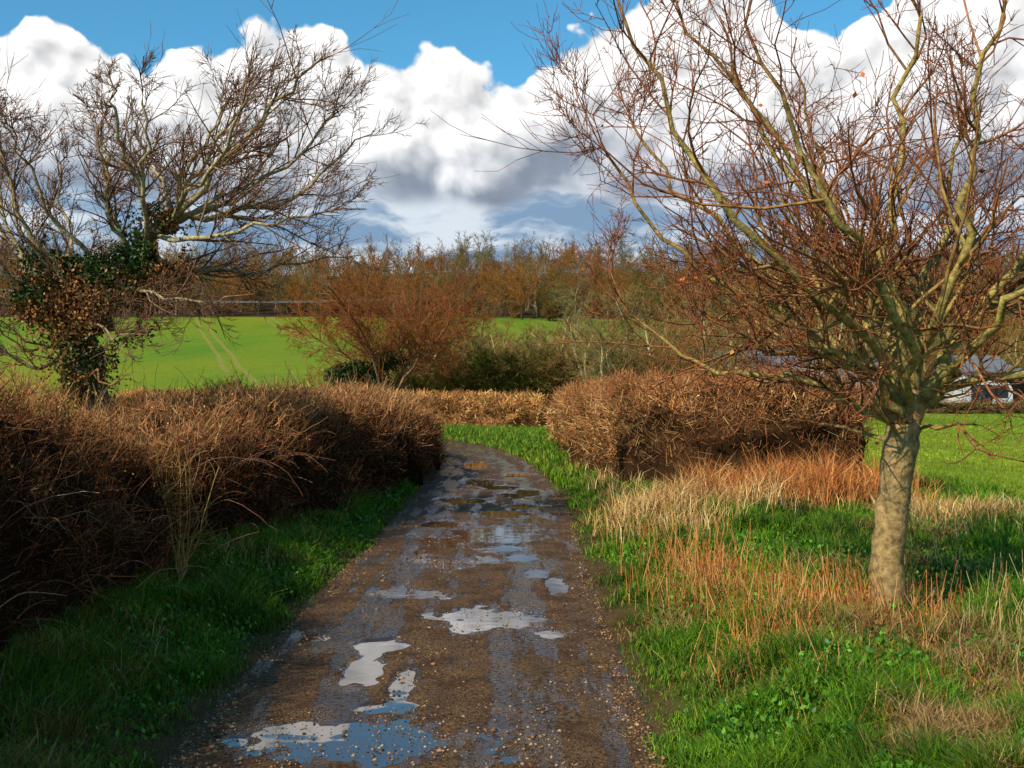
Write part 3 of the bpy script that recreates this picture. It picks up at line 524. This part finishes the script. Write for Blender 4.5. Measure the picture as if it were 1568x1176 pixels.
# ------------------------------------------------------------ buildings
def flatmat(name,c,r=.7,wave=0):
    m,nt,b=newmat(name); N=nt.nodes; t=N.new('ShaderNodeTexNoise'); t.inputs['Scale'].default_value=1.5; t.inputs['Detail'].default_value=6; g=N.new('ShaderNodeNewGeometry'); nt.links.new(g.outputs['Position'],t.inputs['Vector'])
    rp=N.new('ShaderNodeValToRGB'); rp.color_ramp.elements[0].position=.3; rp.color_ramp.elements[1].position=.7
    rp.color_ramp.elements[0].color=(c[0]*.75,c[1]*.75,c[2]*.72,1); rp.color_ramp.elements[1].color=(*c,1); nt.links.new(t.outputs['Fac'],rp.inputs[0]); nt.links.new(rp.outputs[0],b.inputs['Base Color']); b.inputs['Roughness'].default_value=r; return m
M_wh=flatmat('white_paint',(.68,.67,.66)); M_sl=flatmat('grey_roof',(.17,.18,.19),.8); M_dk=flatmat('dark_opening',(.03,.03,.035),.3); M_gr=flatmat('grey_cladding',(.33,.38,.42),.5)
def box(name,c,s,mat,par):
    x,y,z=c; a,b_,d=[q/2 for q in s]; v=[(x+i*a,y+j*b_,z+k*d) for i in(-1,1) for j in(-1,1) for k in(-1,1)]
    f=[(0,1,3,2),(4,6,7,5),(0,4,5,1),(2,3,7,6),(0,2,6,4),(1,5,7,3)]; me=bpy.data.meshes.new(name); me.from_pydata(v,[],f); me.materials.append(mat); o=bpy.data.objects.new(name,me); scene.collection.objects.link(o); o.parent=par
def barn(name,x,y,w,dp,eh,rh,wall,rot=0,doors=1):
    z0=float(terr(np.array([float(x)]),np.array([float(y)]))[0])-.2; e=empty(name); e.location=(x,y,z0); e.rotation_euler=(0,0,rot)
    h=w/2; g=dp/2; v=[(-h,-g,0),(h,-g,0),(h,g,0),(-h,g,0),(-h,-g,eh),(h,-g,eh),(h,g,eh),(-h,g,eh),(-h,0,rh),(h,0,rh)]
    f=[(0,1,5,4),(2,3,7,6),(1,2,6,9,5),(3,0,4,8,7)]; me=bpy.data.meshes.new('walls'); me.from_pydata(v,[],f); me.materials.append(wall); o=bpy.data.objects.new('walls',me); scene.collection.objects.link(o); o.parent=e
    o_=.3; v=[(-h-o_,-g-o_,eh-.12),(h+o_,-g-o_,eh-.12),(h+o_,0,rh+.05),(-h-o_,0,rh+.05),(h+o_,g+o_,eh-.12),(-h-o_,g+o_,eh-.12)]; v+=[(a,b_,c+.12) for a,b_,c in v]
    f=[(0,1,2,3),(3,2,4,5),(6,9,8,7),(9,11,10,8),(0,6,7,1),(5,4,10,11),(1,7,8,2),(2,8,10,4),(0,3,9,6),(3,5,11,9)]; me=bpy.data.meshes.new('roof'); me.from_pydata(v,[],f); me.materials.append(M_sl); o=bpy.data.objects.new('roof',me); scene.collection.objects.link(o); o.parent=e
    box('door',(-h*.3,-g-.02,1.1),(1.6,.06,2.2),M_dk,e); box('window',(h*.5,-g-.02,1.7),(1.1,.06,.9),M_dk,e); box('window_2',(h*.1,-g-.02,1.7),(.9,.06,.9),M_dk,e)
barn('white_farmhouse',34.2,85,3.8,5,3.2,4.2,M_wh,.15); barn('white_outbuilding',38.0,86,2.4,4,2.4,3.3,M_wh,-.1)
barn('grey_farm_shed',15.5,78.5,7,6,3.2,4.4,M_gr,.1); barn('grey_farm_shed',24,84,6,6,2.8,4.0,M_gr,-.1)
M_pole=flatmat('weathered_timber',(.16,.11,.07)); M_wire=flatmat('cable',(.35,.35,.36),.5)
tops=[]
for (x,y) in [(-48,80),(-8.7,84)]:
    e=empty('utility_pole'); z0=float(terr(np.array([float(x)]),np.array([float(y)]))[0]); top=10.2 if x<-20 else 8.4; me_=MB(); P=np.array([[(x,y,z0-.5),(x,y,top*.5),(x,y,top+.4)]],float)
    tubes(me_,P,np.array([[.14,.12,.10]]),8,np.array([[.16,.11,.07]])); o=me_.obj('pole',M_bark,True,e); box('crossarm',(x,y,top),(.12,1.6,.12),M_pole,e); tops.append((x,y,top+.08))
for k,dy in enumerate((-.7,0,.7)):
    a=np.array(tops[0])+[0,dy,0]; b_=np.array(tops[1])+[0,dy,0]; t=np.linspace(0,1,16)[:,None]; P=a*(1-t)+b_*t; P[:,2]-=1.0*4*(t*(1-t))[:,0]
    mbw=MB(); tubes(mbw,P[None],np.full((1,16),.010),4,np.array([[.4,.4,.42]])); mbw.obj('overhead_cable',M_wire)
# ------------------------------------------------------------ world
EL=math.radians(38); AZ=math.radians(43)
w=bpy.data.worlds.new('World'); scene.world=w; w.use_nodes=True; nt=w.node_tree; N=nt.nodes; Lk=nt.links; N.clear()
try:
    w.cycles.sampling_method='MANUAL'; w.cycles.sample_map_resolution=256
except Exception as ex: print(ex)
out=N.new('ShaderNodeOutputWorld'); bg=N.new('ShaderNodeBackground'); ST=.08; bg.inputs['Strength'].default_value=ST; Lk.new(bg.outputs[0],out.inputs[0])
sky=N.new('ShaderNodeTexSky'); sky.sky_type='NISHITA'; sky.sun_disc=False; sky.sun_elevation=EL; sky.sun_rotation=math.pi+AZ; sky.air_density=1; sky.dust_density=.3; sky.ozone_density=2
tc=N.new('ShaderNodeTexCoord'); sp=N.new('ShaderNodeSeparateXYZ'); Lk.new(tc.outputs['Generated'],sp.inputs[0]); x_,y_,z_=sp.outputs
def cl(v): 
    r=N.new('ShaderNodeClamp'); Lk.new(v,r.inputs[0]); return r.outputs[0]
def sm(v,a,b_,c=0,d=1):
    r=N.new('ShaderNodeMapRange'); r.interpolation_type='SMOOTHSTEP'; r.inputs[1].default_value=a; r.inputs[2].default_value=b_; r.inputs[3].default_value=c; r.inputs[4].default_value=d; Lk.new(v,r.inputs[0]); return r.outputs[0]
def comb(a,b_,c=0.):
    r=N.new('ShaderNodeCombineXYZ')
    for i,q in enumerate((a,b_,c)):
        if isinstance(q,(int,float)): r.inputs[i].default_value=q
        else: Lk.new(q,r.inputs[i])
    return r.outputs[0]
u=mth('ARCTAN2',x_,y_); hr=mth('SQRT',mth('ADD',mth('MULTIPLY',x_,x_),mth('MULTIPLY',y_,y_))); v=mth('DIVIDE',z_,mth('MAXIMUM',hr,.001))
P0=comb(u,v)
wn=N.new('ShaderNodeTexNoise'); wn.noise_dimensions='2D'; wn.inputs['Scale'].default_value=16; wn.inputs['Detail'].default_value=4; Lk.new(P0,wn.inputs['Vector'])
vm=N.new('ShaderNodeVectorMath'); vm.operation='MULTIPLY_ADD'; Lk.new(wn.outputs['Color'],vm.inputs[0]); vm.inputs[1].default_value=(.028,.028,0); Lk.new(P0,vm.inputs[2]); Pw=vm.outputs[0]
def vadd(a,t):
    r=N.new('ShaderNodeVectorMath'); r.operation='ADD'; Lk.new(a,r.inputs[0]); r.inputs[1].default_value=t; return r.outputs[0]
def Hf(P):
    n1=noise(11,6,P,.55,dim='2D')
    a=N.new('ShaderNodeTexVoronoi'); a.voronoi_dimensions='2D'; a.feature='SMOOTH_F1'; a.inputs['Scale'].default_value=17; a.inputs['Smoothness'].default_value=.3; a.inputs['Detail'].default_value=2.5; a.inputs['Roughness'].default_value=.5; Lk.new(P,a.inputs['Vector'])
    return mth('ADD',mth('MULTIPLY',n1,.6),mth('MULTIPLY',mth('SUBTRACT',1,a.outputs['Distance']),.5))
H0=Hf(Pw); H1=Hf(vadd(Pw,(-.008,.011,0)))
fc=N.new('ShaderNodeFloatCurve'); cm=fc.mapping; c0=cm.curves[0]
TP=[(-150,60),(0,78),(80,56),(170,60),(230,100),(300,72),(400,48),(500,26),(545,64),(585,98),(650,68),(720,78),(780,105),(830,60),(900,20),(950,-10),(1050,-70),(1150,-40),(1215,28),(1270,66),(1330,14),(1450,-60),(1568,-50),(1700,0)]
tv=[((math.atan((a-784)/1742)+.5),(588-b_)/1742*2) for a,b_ in TP]
c0.points[0].location=(0,tv[0][1]); c0.points[1].location=(1,tv[-1][1])
for a,b_ in tv:
    if 0<a<1: c0.points.new(a,b_)
cm.update(); Lk.new(mth('ADD',u,.5),fc.inputs['Value'])
top=mth('MULTIPLY',fc.outputs[0],.5)
top=mth('SUBTRACT',top,sm(mth('ABSOLUTE',u),.6,1.1,0,.25))
dens=mth('ADD',mth('SUBTRACT',top,v),mth('MULTIPLY',mth('SUBTRACT',H0,.60),.07))
mask=sm(dens,-.002,.005)
relief=mth('MULTIPLY',mth('SUBTRACT',H0,H1),1.5)
low=noise(4.0,3,P0,dim='2D')
gsh=sm(mth('ADD',v,mth('MULTIPLY',mth('SUBTRACT',low,.5),.12)),.162,.252)
gsh=cl(mth('ADD',gsh,mth('MULTIPLY',relief,.8)))
ccol=mixc(gsh,(.32,.38,.48),(1.12,1.11,1.10))
br=mth('ADD',1.0,mth('MULTIPLY',relief,.5))
r=N.new('ShaderNodeVectorMath'); r.operation='SCALE'; Lk.new(ccol,r.inputs[0]); Lk.new(br,r.inputs['Scale']); ccol=r.outputs[0]
mpn=N.new('ShaderNodeMapping'); mpn.inputs['Scale'].default_value=(5,20,1); Lk.new(Pw,mpn.inputs[0]); strn=noise(1.5,5,mpn.outputs[0],dim='2D')
lowc=mixc(sm(strn,.42,.62),(.24,.38,.56),(.76,.84,.93))
lowm=sm(mth('ADD',v,mth('MULTIPLY',mth('SUBTRACT',noise(7,3,P0,dim='2D'),.5),.05)),.150,.168)
ccol=mixc(lowm,lowc,ccol)
r=N.new('ShaderNodeVectorMath'); r.operation='SCALE'; Lk.new(ccol,r.inputs[0]); r.inputs['Scale'].default_value=1/ST*.95; ccol=r.outputs[0]
tint=N.new('ShaderNodeVectorMath'); tint.operation='MULTIPLY'; Lk.new(sky.outputs[0],tint.inputs[0]); tint.inputs[1].default_value=(.75,1.7,1.9)
fin=mixc(mask,tint.outputs[0],ccol); Lk.new(fin,bg.inputs['Color'])
sd=bpy.data.lights.new('sun','SUN'); sd.energy=5; sd.angle=math.radians(.5); sd.color=(1,.92,.77); so=bpy.data.objects.new('sun',sd); scene.collection.objects.link(so)
from mathutils import Vector
dv=Vector((math.sin(AZ)*math.cos(EL),math.cos(AZ)*math.cos(EL),-math.sin(EL))); so.rotation_euler=dv.to_track_quat('-Z','Y').to_euler()
cd=bpy.data.cameras.new('camera'); cd.lens=40; cd.sensor_width=36; cd.clip_start=.1; cd.clip_end=5000; co=bpy.data.objects.new('camera',cd); co.location=(0,0,2.2); co.rotation_euler=(math.radians(90),0,0); scene.collection.objects.link(co); scene.camera=co
print('verts',sum(len(m.vertices) for m in bpy.data.meshes))
